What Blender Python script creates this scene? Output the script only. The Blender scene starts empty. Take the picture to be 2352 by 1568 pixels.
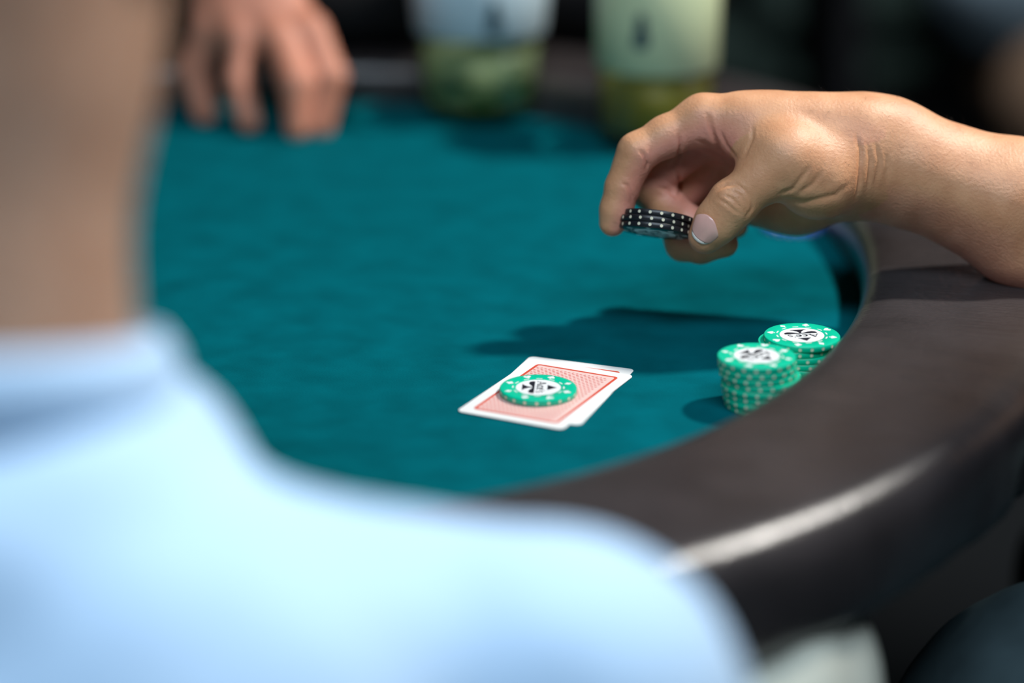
import bpy, bmesh, math, random
import numpy as np
from mathutils import Vector, Matrix
random.seed(7); RNG = np.random.default_rng(7)
SC = bpy.context.scene
COL = SC.collection
R = math.radians

# ------------------------------------------------------------------ camera
# metres; z = 0 is the felt of the table, the camera stands at the origin looking along +y
LENS, PITCH, CAM_H = 85.0, R(19.1), 0.425
cam = bpy.data.cameras.new('camera')
cam.lens = LENS; cam.sensor_width = 36.0; cam.clip_start = 0.02; cam.clip_end = 50
cam.dof.use_dof = True; cam.dof.focus_distance = 1.250; cam.dof.aperture_fstop = 1.8
cam_ob = bpy.data.objects.new('camera', cam); COL.objects.link(cam_ob)
cam_ob.location = (0, 0, CAM_H); cam_ob.rotation_euler = (R(90) - PITCH, 0, 0)
SC.camera = cam_ob
FPX = LENS / 36.0 * 2352
CAM = np.array([0, 0, CAM_H]); FWD = np.array([0, math.cos(PITCH), -math.sin(PITCH)])
UPV = np.array([0, math.sin(PITCH), math.cos(PITCH)]); RGT = np.array([1., 0, 0])
def P(x, y, n=0., d=1.284):
    """world point seen at photo pixel (x, y), at forward distance d minus n millimetres"""
    d = d - n * .001
    return CAM + (RGT * (x - 1176) / FPX - UPV * (y - 784) / FPX + FWD) * d
def onz(x, y, z):
    r = RGT * (x - 1176) / FPX - UPV * (y - 784) / FPX + FWD
    return CAM + r * ((z - CAM_H) / r[2])
def to_px(v):
    q = v - CAM; d = q @ FWD
    return 1176 + FPX * (q @ RGT) / d, 784 - FPX * (q @ UPV) / d

# ------------------------------------------------------------------ world, lights, exposure
world = bpy.data.worlds.new('world'); SC.world = world; world.use_nodes = True
world.node_tree.nodes['Background'].inputs[0].default_value = (.55, .75, 1, 1)
world.node_tree.nodes['Background'].inputs[1].default_value = 0.05
SC.view_settings.view_transform = 'Standard'; SC.view_settings.look = 'None'
SC.view_settings.exposure = 0.0; SC.view_settings.gamma = 1.0; SC.view_settings.use_curve_mapping = False

def light(name, kind, loc, target, energy, color, **kw):
    l = bpy.data.lights.new(name, kind); l.energy = energy; l.color = color
    for k, v in kw.items(): setattr(l, k, v)
    o = bpy.data.objects.new(name, l); COL.objects.link(o); o.location = loc
    o.rotation_euler = (Vector(target) - Vector(loc)).to_track_quat('-Z', 'Y').to_euler()
    return o
KEY_AT = (1.04, 1.58, 1.42); PANEL_AT = (.05, .08, 1.60)
light('key_spot', 'SPOT', KEY_AT, (.02, 1.25, 0), 140, (1.0, .955, .89), spot_size=R(62), spot_blend=.6, shadow_soft_size=.065)
light('panel_light', 'AREA', PANEL_AT, (.02, .62, 0), 36, (.72, .87, 1.0), shape='RECTANGLE', size=1.7, size_y=.45)
BACK_AT = (.45, 1.95, 1.62)
light('back_light', 'SPOT', BACK_AT, (.70, 3.0, -.2), 150, (.9, .95, 1.0), spot_size=R(48), spot_blend=.8, shadow_soft_size=.08)  # added spot with no fixture, brightens the seated figure and chair behind

# ------------------------------------------------------------------ materials
def mat(name, color, rough=.5, var=0., scale=20., bump=0., bscale=200., spec=.5, metal=0., sheen=0., coat=0., detail=4., stretch=None, sss=0., color2=None, bdist=.001):
    m = bpy.data.materials.new(name); m.use_nodes = True
    nt = m.node_tree; b = nt.nodes['Principled BSDF']
    b.inputs['Base Color'].default_value = (*color, 1); b.inputs['Roughness'].default_value = rough
    b.inputs['Metallic'].default_value = metal; b.inputs['Specular IOR Level'].default_value = spec
    b.inputs['Sheen Weight'].default_value = sheen; b.inputs['Coat Weight'].default_value = coat
    tc = nt.nodes.new('ShaderNodeTexCoord'); src = tc.outputs['Object']
    if stretch:
        mp = nt.nodes.new('ShaderNodeMapping'); mp.inputs['Scale'].default_value = stretch
        nt.links.new(src, mp.inputs[0]); src = mp.outputs[0]
    if var or color2:
        n = nt.nodes.new('ShaderNodeTexNoise'); n.inputs['Scale'].default_value = scale; n.inputs['Detail'].default_value = detail
        nt.links.new(src, n.inputs['Vector'])
        r = nt.nodes.new('ShaderNodeValToRGB'); nt.links.new(n.outputs['Fac'], r.inputs[0])
        c2 = color2 or tuple(min(1, c * (1 + var)) for c in color); c1 = color if color2 else tuple(c * (1 - var) for c in color)
        r.color_ramp.elements[0].position = .3; r.color_ramp.elements[1].position = .7
        r.color_ramp.elements[0].color = (*c1, 1); r.color_ramp.elements[1].color = (*c2, 1)
        nt.links.new(r.outputs[0], b.inputs['Base Color'])
    if bump:
        n2 = nt.nodes.new('ShaderNodeTexNoise'); n2.inputs['Scale'].default_value = bscale; n2.inputs['Detail'].default_value = 5
        nt.links.new(src, n2.inputs['Vector'])
        bp = nt.nodes.new('ShaderNodeBump'); bp.inputs['Strength'].default_value = bump; bp.inputs['Distance'].default_value = bdist
        nt.links.new(n2.outputs['Fac'], bp.inputs['Height']); nt.links.new(bp.outputs[0], b.inputs['Normal'])
    if sss:
        b.inputs['Subsurface Weight'].default_value = sss; b.inputs['Subsurface Radius'].default_value = (1, .35, .18); b.inputs['Subsurface Scale'].default_value = .004
    return m

def skin_mat(name, tan, pink, rough=.5):
    """tan on the back of the hand, pinker on the palm (attribute 'palm')"""
    m = mat(name, tan, rough, sss=.12, bump=.42, bscale=620, bdist=.0007)
    nt = m.node_tree; b = nt.nodes['Principled BSDF']; tc = [n for n in nt.nodes if n.type == 'TEX_COORD'][0]
    a = nt.nodes.new('ShaderNodeAttribute'); a.attribute_name = 'palm'
    n = nt.nodes.new('ShaderNodeTexNoise'); n.inputs['Scale'].default_value = 70; n.inputs['Detail'].default_value = 6
    nt.links.new(tc.outputs['Object'], n.inputs['Vector'])
    mx = nt.nodes.new('ShaderNodeMix'); mx.data_type = 'RGBA'
    mx.inputs[6].default_value = (*tan, 1); mx.inputs[7].default_value = (*pink, 1)
    nt.links.new(a.outputs['Fac'], mx.inputs[0])
    mm = nt.nodes.new('ShaderNodeMix'); mm.data_type = 'RGBA'; mm.blend_type = 'MULTIPLY'; mm.inputs[0].default_value = .55
    r = nt.nodes.new('ShaderNodeValToRGB'); r.color_ramp.elements[0].position = .35; r.color_ramp.elements[1].position = .65
    r.color_ramp.elements[0].color = (.80, .68, .60, 1); r.color_ramp.elements[1].color = (1.08, 1.08, 1.08, 1)
    nt.links.new(n.outputs['Fac'], r.inputs[0]); nt.links.new(mx.outputs[2], mm.inputs[6]); nt.links.new(r.outputs[0], mm.inputs[7])
    nt.links.new(mm.outputs[2], b.inputs['Base Color'])
    return m

M = {}
M['felt'] = mat('felt', (.0, .102, .126), .95, var=.16, scale=38, bump=.55, bscale=900, spec=.02, detail=8, bdist=.0006)
M['leather'] = mat('leather', (.038, .032, .033), .29, var=.22, scale=30, bump=.35, bscale=330, spec=.85, bdist=.0009)
def leather_detail(m):
    nt = m.node_tree; b = nt.nodes['Principled BSDF']; bp = [n for n in nt.nodes if n.type == 'BUMP'][0]
    uv = nt.nodes.new('ShaderNodeUVMap'); uv.uv_map = 'along'; mp = nt.nodes.new('ShaderNodeMapping'); mp.inputs['Scale'].default_value = (260, 26, 1)
    nt.links.new(uv.outputs[0], mp.inputs[0]); nz = nt.nodes.new('ShaderNodeTexNoise'); nz.inputs['Scale'].default_value = 1.; nz.inputs['Detail'].default_value = 6; nz.inputs['Distortion'].default_value = .6
    nt.links.new(mp.outputs[0], nz.inputs['Vector'])
    b2 = nt.nodes.new('ShaderNodeBump'); b2.inputs['Strength'].default_value = .45; b2.inputs['Distance'].default_value = .0012
    nt.links.new(nz.outputs['Fac'], b2.inputs['Height']); nt.links.new(bp.outputs[0], b2.inputs['Normal']); nt.links.new(b2.outputs[0], b.inputs['Normal'])
leather_detail(M['leather'])
M['chip_green'] = mat('chip_green', (.001, .54, .32), .30, var=.04, scale=40)
M['chip_black'] = mat('chip_black', (.012, .013, .017), .38, var=.1, scale=60)
M['chip_blue'] = mat('chip_blue', (.03, .12, .55), .35, var=.05, scale=60)
M['chip_white'] = mat('chip_white', (.82, .80, .74), .4, var=.03, scale=60)
M['spot_cream'] = mat('spot_cream', (.80, .74, .56), .4, var=.03, scale=60)
M['inlay'] = mat('inlay', (.86, .87, .88), .3, var=.02, scale=60)
M['ink'] = mat('ink', (.012, .012, .022), .4, var=.1, scale=60)
M['card'] = mat('card_stock', (.88, .88, .87), .35, var=.015, scale=30)
M['card_pink'] = mat('card_print', (.87, .60, .56), .35, var=.03, scale=60)
M['card_red'] = mat('card_red', (.72, .085, .045), .35, var=.05, scale=60)
M['card_motif'] = mat('card_motif', (.70, .13, .11), .35, var=.05, scale=60)
M['shirt'] = mat('shirt_blue', (.47, .65, .86), .85, var=.07, scale=9, bump=.4, bscale=14, spec=.1, sheen=.1, bdist=.012)
M['cream'] = mat('trousers_cream', (.66, .66, .56), .9, var=.06, scale=14, bump=.3, bscale=18, spec=.1, bdist=.01)
M['jeans'] = mat('jeans_dark', (.040, .062, .070), .9, var=.15, scale=40, bump=.3, bscale=24, spec=.1, bdist=.008)
M['black_cloth'] = mat('cloth_black', (.010, .010, .011), .9, var=.2, scale=20, bump=.3, bscale=20, spec=.1, bdist=.008)
M['navy_cloth'] = mat('cloth_navy', (.012, .018, .03), .9, var=.2, scale=20, bump=.3, bscale=20, spec=.1, bdist=.008)
M['grey_cloth'] = mat('cloth_grey_blue', (.20, .26, .30), .9, var=.1, scale=12, bump=.3, bscale=16, spec=.1, bdist=.008)
M['brown_cloth'] = mat('cloth_brown', (.16, .10, .065), .9, var=.15, scale=12, bump=.3, bscale=16, spec=.1, bdist=.008)
M['skin'] = skin_mat('skin_tan', (.68, .345, .185), (.76, .325, .24))
M['skin2'] = skin_mat('skin_pink', (.62, .255, .165), (.64, .29, .21))
M['skin3'] = skin_mat('skin_fair', (.46, .27, .18), (.5, .3, .2))
M['hair'] = mat('hair_cropped', (.26, .19, .12), .8, var=.25, scale=160, bump=.6, bscale=700)
M['hair_dark'] = mat('hair_dark', (.02, .015, .012), .6, var=.3, scale=160, bump=.6, bscale=500)
M['nail'] = mat('nail', (.90, .50, .43), .28, var=.06, scale=90, coat=.25)
M['nail_tip'] = mat('nail_tip', (.86, .80, .74), .28, var=.03, scale=90, coat=.4)
M['floor'] = mat('floor_carpet', (.004, .005, .0055), .95, var=.3, scale=8, bump=.3, bscale=300)
M['wall'] = mat('wall_paint', (.018, .024, .028), .9, var=.15, scale=3, bump=.1, bscale=120)
M['ceiling'] = mat('ceiling_paint', (.03, .032, .034), .9, var=.1, scale=3)
M['wood'] = mat('table_wood', (.035, .018, .010), .45, var=.3, scale=12, stretch=(1, 1, 8))
M['chair_green'] = mat('chair_upholstery', (.030, .055, .045), .85, var=.2, scale=20, bump=.2, bscale=80)
M['metal'] = mat('lamp_metal', (.5, .5, .5), .35, var=.05, metal=1.)

# ------------------------------------------------------------------ object helpers
def finish(o, parent=None, kind=None):
    COL.objects.link(o)
    if parent: o.parent = parent
    if kind: o['kind'] = kind
    return o
def from_py(name, V, F, m, parent=None, smooth=True, kind=None):
    me = bpy.data.meshes.new(name); me.from_pydata([tuple(v) for v in V], [], F); me.update()
    if smooth: me.polygons.foreach_set('use_smooth', [True] * len(me.polygons))
    me.materials.append(m)
    return finish(bpy.data.objects.new(name, me), parent, kind)
def from_bm(name, bm, m, parent=None, smooth=False, kind=None):
    bmesh.ops.recalc_face_normals(bm, faces=bm.faces)
    me = bpy.data.meshes.new(name); bm.to_mesh(me); bm.free(); me.materials.append(m)
    if smooth:
        me.polygons.foreach_set('use_smooth', [True] * len(me.polygons))
        me.set_sharp_from_angle(angle=R(35))
    return finish(bpy.data.objects.new(name, me), parent, kind)
def thing(name, label, cat, loc=(0, 0, 0), rotz=0., group=None):
    o = bpy.data.objects.new(name, None); COL.objects.link(o); o.empty_display_size = .02
    o.location = loc; o.rotation_euler = (0, 0, rotz); tag(o, label, cat, group); return o
def tag(o, label, cat, group=None):
    o['label'] = label; o['category'] = cat
    if group: o['group'] = group
    return o
def box(bm, lo, hi, bev=0.):
    r = bmesh.ops.create_cube(bm, size=1)
    for v in r['verts']: v.co = Vector([lo[i] + (v.co[i] + .5) * (hi[i] - lo[i]) for i in range(3)])
    if bev: bmesh.ops.bevel(bm, geom=list({e for v in r['verts'] for e in v.link_edges}), offset=bev, segments=3, affect='EDGES', profile=.6)
def lathe(prof, n=48, close=False):
    """revolve (r, z) points about z; returns verts, faces"""
    V = []; F = []
    for r, z in prof:
        for k in range(n): a = 2 * math.pi * k / n; V.append((r * math.cos(a), r * math.sin(a), z))
    for i in range(len(prof) - 1):
        for k in range(n): F.append((i * n + k, i * n + (k + 1) % n, (i + 1) * n + (k + 1) % n, (i + 1) * n + k))
    if close: F.append(tuple(reversed(range(n)))); F.append(tuple(range((len(prof) - 1) * n, len(prof) * n)))
    return V, F
def ribbon(pts, w, z=0.):
    """flat stroke along 2-D points; w is a width or a list of widths"""
    pts = [Vector(p) for p in pts]; n = len(pts); V = []; F = []
    ws = w if isinstance(w, (list, tuple)) else [w] * n
    for i, p in enumerate(pts):
        t = (pts[min(i + 1, n - 1)] - pts[max(i - 1, 0)]).normalized(); q = Vector((-t.y, t.x)) * ws[i] / 2
        V += [(p.x + q.x, p.y + q.y, z), (p.x - q.x, p.y - q.y, z)]
    for i in range(n - 1): F.append((2 * i, 2 * i + 1, 2 * i + 3, 2 * i + 2))
    return V, F
def merge(parts):
    V = []; F = []
    for v, f in parts:
        k = len(V); V += list(v); F += [tuple(i + k for i in q) for q in f]
    return V, F
def solid(outline, z0, z1):
    n = len(outline); V = [(x, y, z0) for x, y in outline] + [(x, y, z1) for x, y in outline]
    F = [tuple(reversed(range(n))), tuple(range(n, 2 * n))] + [(i, (i + 1) % n, n + (i + 1) % n, n + i) for i in range(n)]
    return V, F

# ------------------------------------------------------------------ smooth bodies from distance fields
def rcone(p, a, b, r1, r2):
    ba = b - a; l2 = float(ba @ ba)
    if l2 < 1e-10: return np.linalg.norm(p - a, axis=1) - r1
    rr = r1 - r2; a2 = l2 - rr * rr; il2 = 1 / l2
    pa = p - a; y = pa @ ba; z = y - l2
    q = pa * l2 - np.outer(y, ba); x2 = np.einsum('ij,ij->i', q, q)
    y2 = y * y * l2; z2 = z * z * l2; k = np.sign(rr) * rr * rr * x2
    out = (np.sqrt(np.maximum(x2 * a2 * il2, 0)) + y * rr) * il2 - r1
    m1 = np.sign(z) * a2 * z2 > k; m2 = (np.sign(y) * a2 * y2 < k) & ~m1
    out[m1] = (np.sqrt(x2[m1] + z2[m1]) * il2) - r2; out[m2] = (np.sqrt(x2[m2] + y2[m2]) * il2) - r1
    return out
def ellip(p, c, r, rot=None):
    q = p - c
    if rot is not None: q = q @ rot
    r = np.asarray(r); k0 = np.linalg.norm(q / r, axis=1); k1 = np.linalg.norm(q / (r * r), axis=1)
    return k0 * (k0 - 1) / np.maximum(k1, 1e-9)
def smin(a, b, k):
    if k <= 0: return np.minimum(a, b)
    h = np.maximum(k - np.abs(a - b), 0) / k
    return np.minimum(a, b) - h * h * k * .25
def C(a, b, r1, r2, dorsal=None): return ('c', np.asarray(a, float), np.asarray(b, float), r1, r2, dorsal)
def El(c, r, rot=None, dorsal=None): return ('e', np.asarray(c, float), r, rot, None, dorsal)
def prim(pr, p): return rcone(p, pr[1], pr[2], pr[3], pr[4]) if pr[0] == 'c' else ellip(p, pr[1], pr[2], pr[3])
def field(groups, kout):
    """groups: list of (prims, k inside the group, k to what came before)"""
    allp = [pr for prims, _, _ in groups for pr in prims]; kmax = max(max(k, kg) for _, k, kg in groups) * 2
    def part_f(p):
        lo = p.min(0); hi = p.max(0); c = (lo + hi) / 2; rad = float(np.linalg.norm(hi - lo)) / 2
        dc = [float(prim(pr, c[None])[0]) for pr in allp]; lim = min(dc) + 2 * rad + kmax; i = 0; tot = None
        for prims, k, kg in groups:
            g = None
            for pr in prims:
                keep = dc[i] <= lim or pr[0] == 'e'; i += 1
                if not keep: continue
                d = prim(pr, p); g = d if g is None else smin(g, d, k)
            if g is not None: tot = g if tot is None else smin(tot, g, kg)
        return tot
    def f(p):
        if len(p) <= 4096: return part_f(p)
        return np.concatenate([part_f(p[i:i + 4096]) for i in range(0, len(p), 4096)])
    return f
def polygonise(f, lo, hi, h, blk=8):
    lo = np.asarray(lo, float); hi = np.asarray(hi, float)
    nb = np.ceil((hi - lo) / (h * blk)).astype(int); n = nb * blk
    ax = [lo[i] + h * (np.arange(nb[i]) * blk + (blk - 1) / 2) for i in range(3)]
    g = np.stack(np.meshgrid(*ax, indexing='ij'), -1).reshape(-1, 3)
    fc = f(g); act = np.nonzero(np.abs(fc) < h * blk * 1.05 + h)[0]
    Fg = np.where(fc < 0, -1., 1.).astype(np.float32).reshape(nb)
    Fg = np.repeat(np.repeat(np.repeat(Fg, blk, 0), blk, 1), blk, 2)
    off = np.stack(np.meshgrid(*[np.arange(blk)] * 3, indexing='ij'), -1).reshape(-1, 3)
    bi = np.stack(np.unravel_index(act, nb), -1)
    for s in range(0, len(bi), 400):
        idx = (bi[s:s + 400, None, :] * blk + off[None]).reshape(-1, 3)
        Fg[idx[:, 0], idx[:, 1], idx[:, 2]] = f(lo + idx * h)
    S = Fg < 0
    c = np.zeros(n - 1, np.uint8)
    for dx in (0, 1):
        for dy in (0, 1):
            for dz in (0, 1): c += S[dx:n[0] - 1 + dx, dy:n[1] - 1 + dy, dz:n[2] - 1 + dz]
    cells = np.stack(np.nonzero((c > 0) & (c < 8)), -1)
    ids = -np.ones(n - 1, np.int32); ids[cells[:, 0], cells[:, 1], cells[:, 2]] = np.arange(len(cells))
    acc = np.zeros((len(cells), 3)); cnt = np.zeros(len(cells))
    corners = [np.array((a, b, d)) for a in (0, 1) for b in (0, 1) for d in (0, 1)]
    for i in range(8):
        for j in range(i + 1, 8):
            if np.abs(corners[i] - corners[j]).sum() != 1: continue
            A = cells + corners[i]; B = cells + corners[j]
            fa = Fg[A[:, 0], A[:, 1], A[:, 2]]; fb = Fg[B[:, 0], B[:, 1], B[:, 2]]
            m = (fa < 0) != (fb < 0); t = np.zeros(len(cells)); t[m] = fa[m] / (fa[m] - fb[m])
            acc[m] += (A + (B - A) * t[:, None])[m]; cnt[m] += 1
    V = lo + h * acc / cnt[:, None]
    Q = []
    for axis in range(3):
        u, v = [(1, 2), (2, 0), (0, 1)][axis]
        sl0 = [slice(None)] * 3; sl1 = [slice(None)] * 3; sl0[axis] = slice(0, -1); sl1[axis] = slice(1, None)
        ch = S[tuple(sl0)] != S[tuple(sl1)]; e = np.stack(np.nonzero(ch), -1)
        e = e[(e[:, u] > 0) & (e[:, v] > 0) & (e[:, u] < n[u] - 1) & (e[:, v] < n[v] - 1)]
        du = np.zeros(3, int); dv = np.zeros(3, int); du[u] = 1; dv[v] = 1
        q = np.stack([ids[tuple((e - du - dv).T)], ids[tuple((e - dv).T)], ids[tuple(e.T)], ids[tuple((e - du).T)]], 1)
        ins = S[tuple(e.T)]; q[~ins] = q[~ins][:, ::-1]; Q.append(q)
    return V, np.concatenate(Q)
def grad(f, p, e=4e-4):
    k = np.array([[1, -1, -1], [-1, -1, 1], [-1, 1, -1], [1, 1, 1.]]); g = sum(np.outer(f(p + d * e), d) for d in k)
    return g / np.maximum(np.linalg.norm(g, axis=1), 1e-12)[:, None]
def project(f, V, it=2):
    for _ in range(it): V = V - grad(f, V) * np.clip(f(V), -.003, .003)[:, None]
    return V
def bounds(groups, pad):
    lo = np.full(3, 1e9); hi = -lo
    for prims, _, _ in groups:
        for pr in prims:
            if pr[0] == 'c':
                for c, r in ((pr[1], pr[3]), (pr[2], pr[4])): lo = np.minimum(lo, c - r); hi = np.maximum(hi, c + r)
            else: r = max(pr[2]); lo = np.minimum(lo, pr[1] - r); hi = np.maximum(hi, pr[1] + r)
    return lo - pad, hi + pad
def body_mesh(name, groups, h, m, parent=None, kind=None, disp=None, extra=None):
    f = field(groups, 0); lo, hi = bounds(groups, 3 * h + .012)
    V, Q = polygonise(f, lo, hi, h); V = project(f, V)
    if disp: V = V + grad(f, V) * disp(V)[:, None]
    if extra is not None:
        Q = np.concatenate([Q, extra[1] + len(V)]); V = np.concatenate([V, extra[0]])
    me = bpy.data.meshes.new(name); me.vertices.add(len(V)); me.vertices.foreach_set('co', V.astype(np.float32).ravel())
    me.loops.add(Q.size); me.loops.foreach_set('vertex_index', Q.astype(np.int32).ravel())
    me.polygons.add(len(Q)); me.polygons.foreach_set('loop_start', np.arange(0, Q.size, 4, dtype=np.int32))
    me.update(calc_edges=True); me.validate(); me.polygons.foreach_set('use_smooth', [True] * len(me.polygons)); me.materials.append(m)
    o = bpy.data.objects.new(name, me); finish(o, parent, kind)
    return o, f, V
def palm_attr(o, V, groups, f):
    """palmness: skin that turns away from the dorsal side of its nearest segment"""
    N = grad(f, V); best = np.full(len(V), 1e9); val = np.zeros(len(V))
    for prims, _, _ in groups:
        for pr in prims:
            d = prim(pr, V); dv = pr[5]
            c = np.zeros(len(V)) if dv is None else np.clip(.45 - (N @ (dv / np.linalg.norm(dv))) * 1.3, 0, 1)
            w = d < best; best[w] = d[w]; val[w] = c[w]
    a = o.data.attributes.new('palm', 'FLOAT', 'POINT'); a.data.foreach_set('value', val.astype(np.float32))
def wave_folds(scale, amp, seed):
    r = np.random.default_rng(seed); K = r.normal(size=(7, 3)) * scale; ph = r.random(7) * 6.3
    return lambda V: amp * np.mean(np.abs(np.sin(V @ K.T + ph)) - .6, axis=1)
def head_groups(c, fwd, up, s=1.):
    fwd = np.asarray(fwd, float); fwd /= np.linalg.norm(fwd); up = np.asarray(up, float); up = up - fwd * (up @ fwd); up /= np.linalg.norm(up)
    sd = np.cross(fwd, up); rot = np.stack([sd, fwd, up], 1); q = lambda x, y, z: c + (sd * x + fwd * y + up * z) * s
    g = [([El(c, (.074 * s, .094 * s, .108 * s), rot), El(q(0, .03, -.055), (.058 * s, .062 * s, .06 * s), rot), C(q(0, .07, -.085), q(0, .06, -.09), .022 * s, .022 * s)], .03, 0),
         ([C(q(0, .092, .01), q(0, .108, -.03), .007 * s, .012 * s), C(q(-.03, .085, .022), q(.03, .085, .022), .009 * s, .009 * s),
           C(q(-.018, .083, -.062), q(.018, .083, -.062), .007 * s, .007 * s)], .008, .012),
         ([El(q(-.076, -.005, -.005), (.012 * s, .02 * s, .032 * s), rot), El(q(.076, -.005, -.005), (.012 * s, .02 * s, .032 * s), rot)], 0, .006)]
    eyes = [q(-.031, .0765, .003), q(.031, .0765, .003)]
    hair = [([El(q(0, -.008, .012), (.078 * s, .094 * s, .104 * s), rot)], 0, 0)]
    return g, eyes, hair, (c, fwd, up)
def hair_cap(name, V0, Q0, frame, m, parent, s=1.): pass

# ------------------------------------------------------------------ room
FLOOR = -.76; CEIL = 1.72
def slab(name, lo, hi, m):
    bm = bmesh.new(); box(bm, lo, hi); o = from_bm(name, bm, m); o['kind'] = 'structure'; return o
slab('floor', (-3.2, -2.6, FLOOR - .1), (3.2, 5.2, FLOOR), M['floor'])
slab('ceiling', (-3.2, -2.6, CEIL), (3.2, 5.2, CEIL + .1), M['ceiling'])
slab('wall_far', (-3.2, 5.2, FLOOR), (3.2, 5.3, CEIL), M['wall'])
slab('wall_near', (-3.2, -2.7, FLOOR), (3.2, -2.6, CEIL), M['wall'])
slab('wall_left', (-3.3, -2.7, FLOOR), (-3.2, 5.3, CEIL), M['wall'])
slab('wall_right', (3.2, -2.7, FLOOR), (3.3, 5.3, CEIL), M['wall'])

# ------------------------------------------------------------------ table
TC = np.array([-.128, 1.348]); TA, TB, TLEN = .3275, .4245, .95
def table_path(off, n_end=72, n_side=14):
    """closed outline (counter-clockwise): half-ellipse ends joined by straight sides, grown by off"""
    pts = []
    for k in range(n_end + 1):
        t = -math.pi / 2 + math.pi * k / n_end
        nx, ny = math.cos(t) / TA, math.sin(t) / TB; l = math.hypot(nx, ny)
        pts.append((TC[0] + TA * math.cos(t) + off * nx / l, TC[1] + TB * math.sin(t) + off * ny / l))
    for k in range(1, n_side): pts.append((TC[0] - TLEN * k / n_side, TC[1] + TB + off))
    for k in range(n_end + 1):
        t = math.pi / 2 + math.pi * k / n_end
        nx, ny = math.cos(t) / TA, math.sin(t) / TB; l = math.hypot(nx, ny)
        pts.append((TC[0] - TLEN + TA * math.cos(t) + off * nx / l, TC[1] + TB * math.sin(t) + off * ny / l))
    for k in range(1, n_side): pts.append((TC[0] - TLEN + TLEN * k / n_side, TC[1] - TB - off))
    return pts
table = thing('poker_table', 'oval poker table with teal felt and padded dark brown leather rail', 'table', (TC[0] - TLEN / 2, TC[1], FLOOR))
def tl(v): return (v[0] - (TC[0] - TLEN / 2), v[1] - TC[1], v[2] - FLOOR)
def part(name, V, F, m, smooth=True, parent=table): return from_py(name, [tl(v) for v in V], F, m, parent, smooth)
V, F = solid(table_path(.02), -.02, 0.); part('felt_top', V, F, M['felt'], False)
prof = [(.0, -.012), (.0, .004), (-.001, .012), (-.0005, .019), (.0015, .0250), (.005, .0288), (.010, .0308), (.018, .0318), (.030, .0321), (.050, .0321), (.070, .0320), (.085, .0318), (.093, .0314),
        (.0977, .0307), (.1020, .0289), (.1057, .0262), (.1086, .0223), (.1104, .0178), (.1112, .0125), (.1112, .003), (.1102, -.010), (.1085, -.019), (.105, -.026), (.099, -.030), (.05, -.031), (.012, -.030), (.0, -.026)]
V = []; F = []; rows = [table_path(u, 150, 30) for u, _ in prof]; n = len(rows[0]); lenp = 0
for i, (row, (u, z)) in enumerate(zip(rows, prof)):
    for k, (x, y) in enumerate(row):
        ang = math.atan2(y - TC[1], x - TC[0])
        fold = 0.
        if u > .06 and z < .004:      # the vinyl gathers in soft folds under the curve of the rail
            w = min(1, (.004 - z) / .02) * max(0, min(1, (ang + 1.1) * 3)) * max(0, min(1, (1.2 - ang) * 3))
            fold = .0035 * w * (math.sin(ang * 46 + 3 * math.sin(ang * 11)) + .5 * math.sin(ang * 97))
        V.append((x + fold * math.cos(ang), y + fold * math.sin(ang), z + fold * .6))
m_ = len(prof)
for i in range(m_):
    for k in range(n): F.append((i * n + k, i * n + (k + 1) % n, ((i + 1) % m_) * n + (k + 1) % n, ((i + 1) % m_) * n + k))
F = [tuple(reversed(f)) for f in F]
rail = part('rail', V, F, M['leather'])
uvl = rail.data.uv_layers.new(name='along'); arc_u = np.concatenate([[0], np.cumsum(np.hypot(*np.diff(np.array(rows[12]), axis=0).T))])
for pl in rail.data.polygons:
    for li in pl.loop_indices:
        vi = rail.data.loops[li].vertex_index; i_, k_ = divmod(vi, n); ph_ = sum(math.hypot(prof[j + 1][0] - prof[j][0], prof[j + 1][1] - prof[j][1]) for j in range(i_))
        uvl.data[li].uv = (arc_u[k_], ph_)
V, F = solid(table_path(-.04), -.10, -.021); part('apron', V, F, M['wood'], False)
for lx in (TC[0] - .15, TC[0] - TLEN + .05):
    V, F = lathe([(.0, 0), (.26, 0), (.26, .03), (.22, .045), (.06, .07), (.045, .12), (.045, .60), (.10, .66), (.0, .66)], 32)
    part('pedestal', [(v[0] + lx, v[1] + TC[1], v[2] + FLOOR) for v in V], F, M['wood'])

# ------------------------------------------------------------------ poker chips
CR, CH = .0195, .0033
def heart(): return [(-.0, -1.), (.55, -.35), (.95, .15), (.92, .6), (.6, .85), (.25, .8), (0, .5), (-.25, .8), (-.6, .85), (-.92, .6), (-.95, .15), (-.55, -.35)]
def spade(): return [(0, 1.), (.5, .45), (.92, -.05), (.88, -.42), (.6, -.62), (.25, -.5), (.1, -.35), (.35, -1), (-.35, -1), (-.1, -.35), (-.25, -.5), (-.6, -.62), (-.88, -.42), (-.92, -.05), (-.5, .45)]
def diamond(): return [(0, 1.), (.72, 0), (0, -1.), (-.72, 0)]
def club():
    o = []
    for cx, cy, a0, a1 in ((.45, -.15, -110, 70), (0, .5, -30, 210), (-.45, -.15, 110, 290)):
        for k in range(7): a = R(a0 + (a1 - a0) * k / 6); o.append((cx + .45 * math.cos(a), cy + .45 * math.sin(a)))
    return o + [(-.1, -.4), (-.3, -1.), (.3, -1.), (.1, -.4)]
def flat(outline, z): return [(x, y, z) for x, y in outline], [tuple(range(len(outline)))]
def arc(cx, cy, rx, ry, a0, a1, n=14): return [(cx + rx * math.cos(R(a0 + (a1 - a0) * k / n)), cy + ry * math.sin(R(a0 + (a1 - a0) * k / n))) for k in range(n + 1)]
ME = {}
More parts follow.
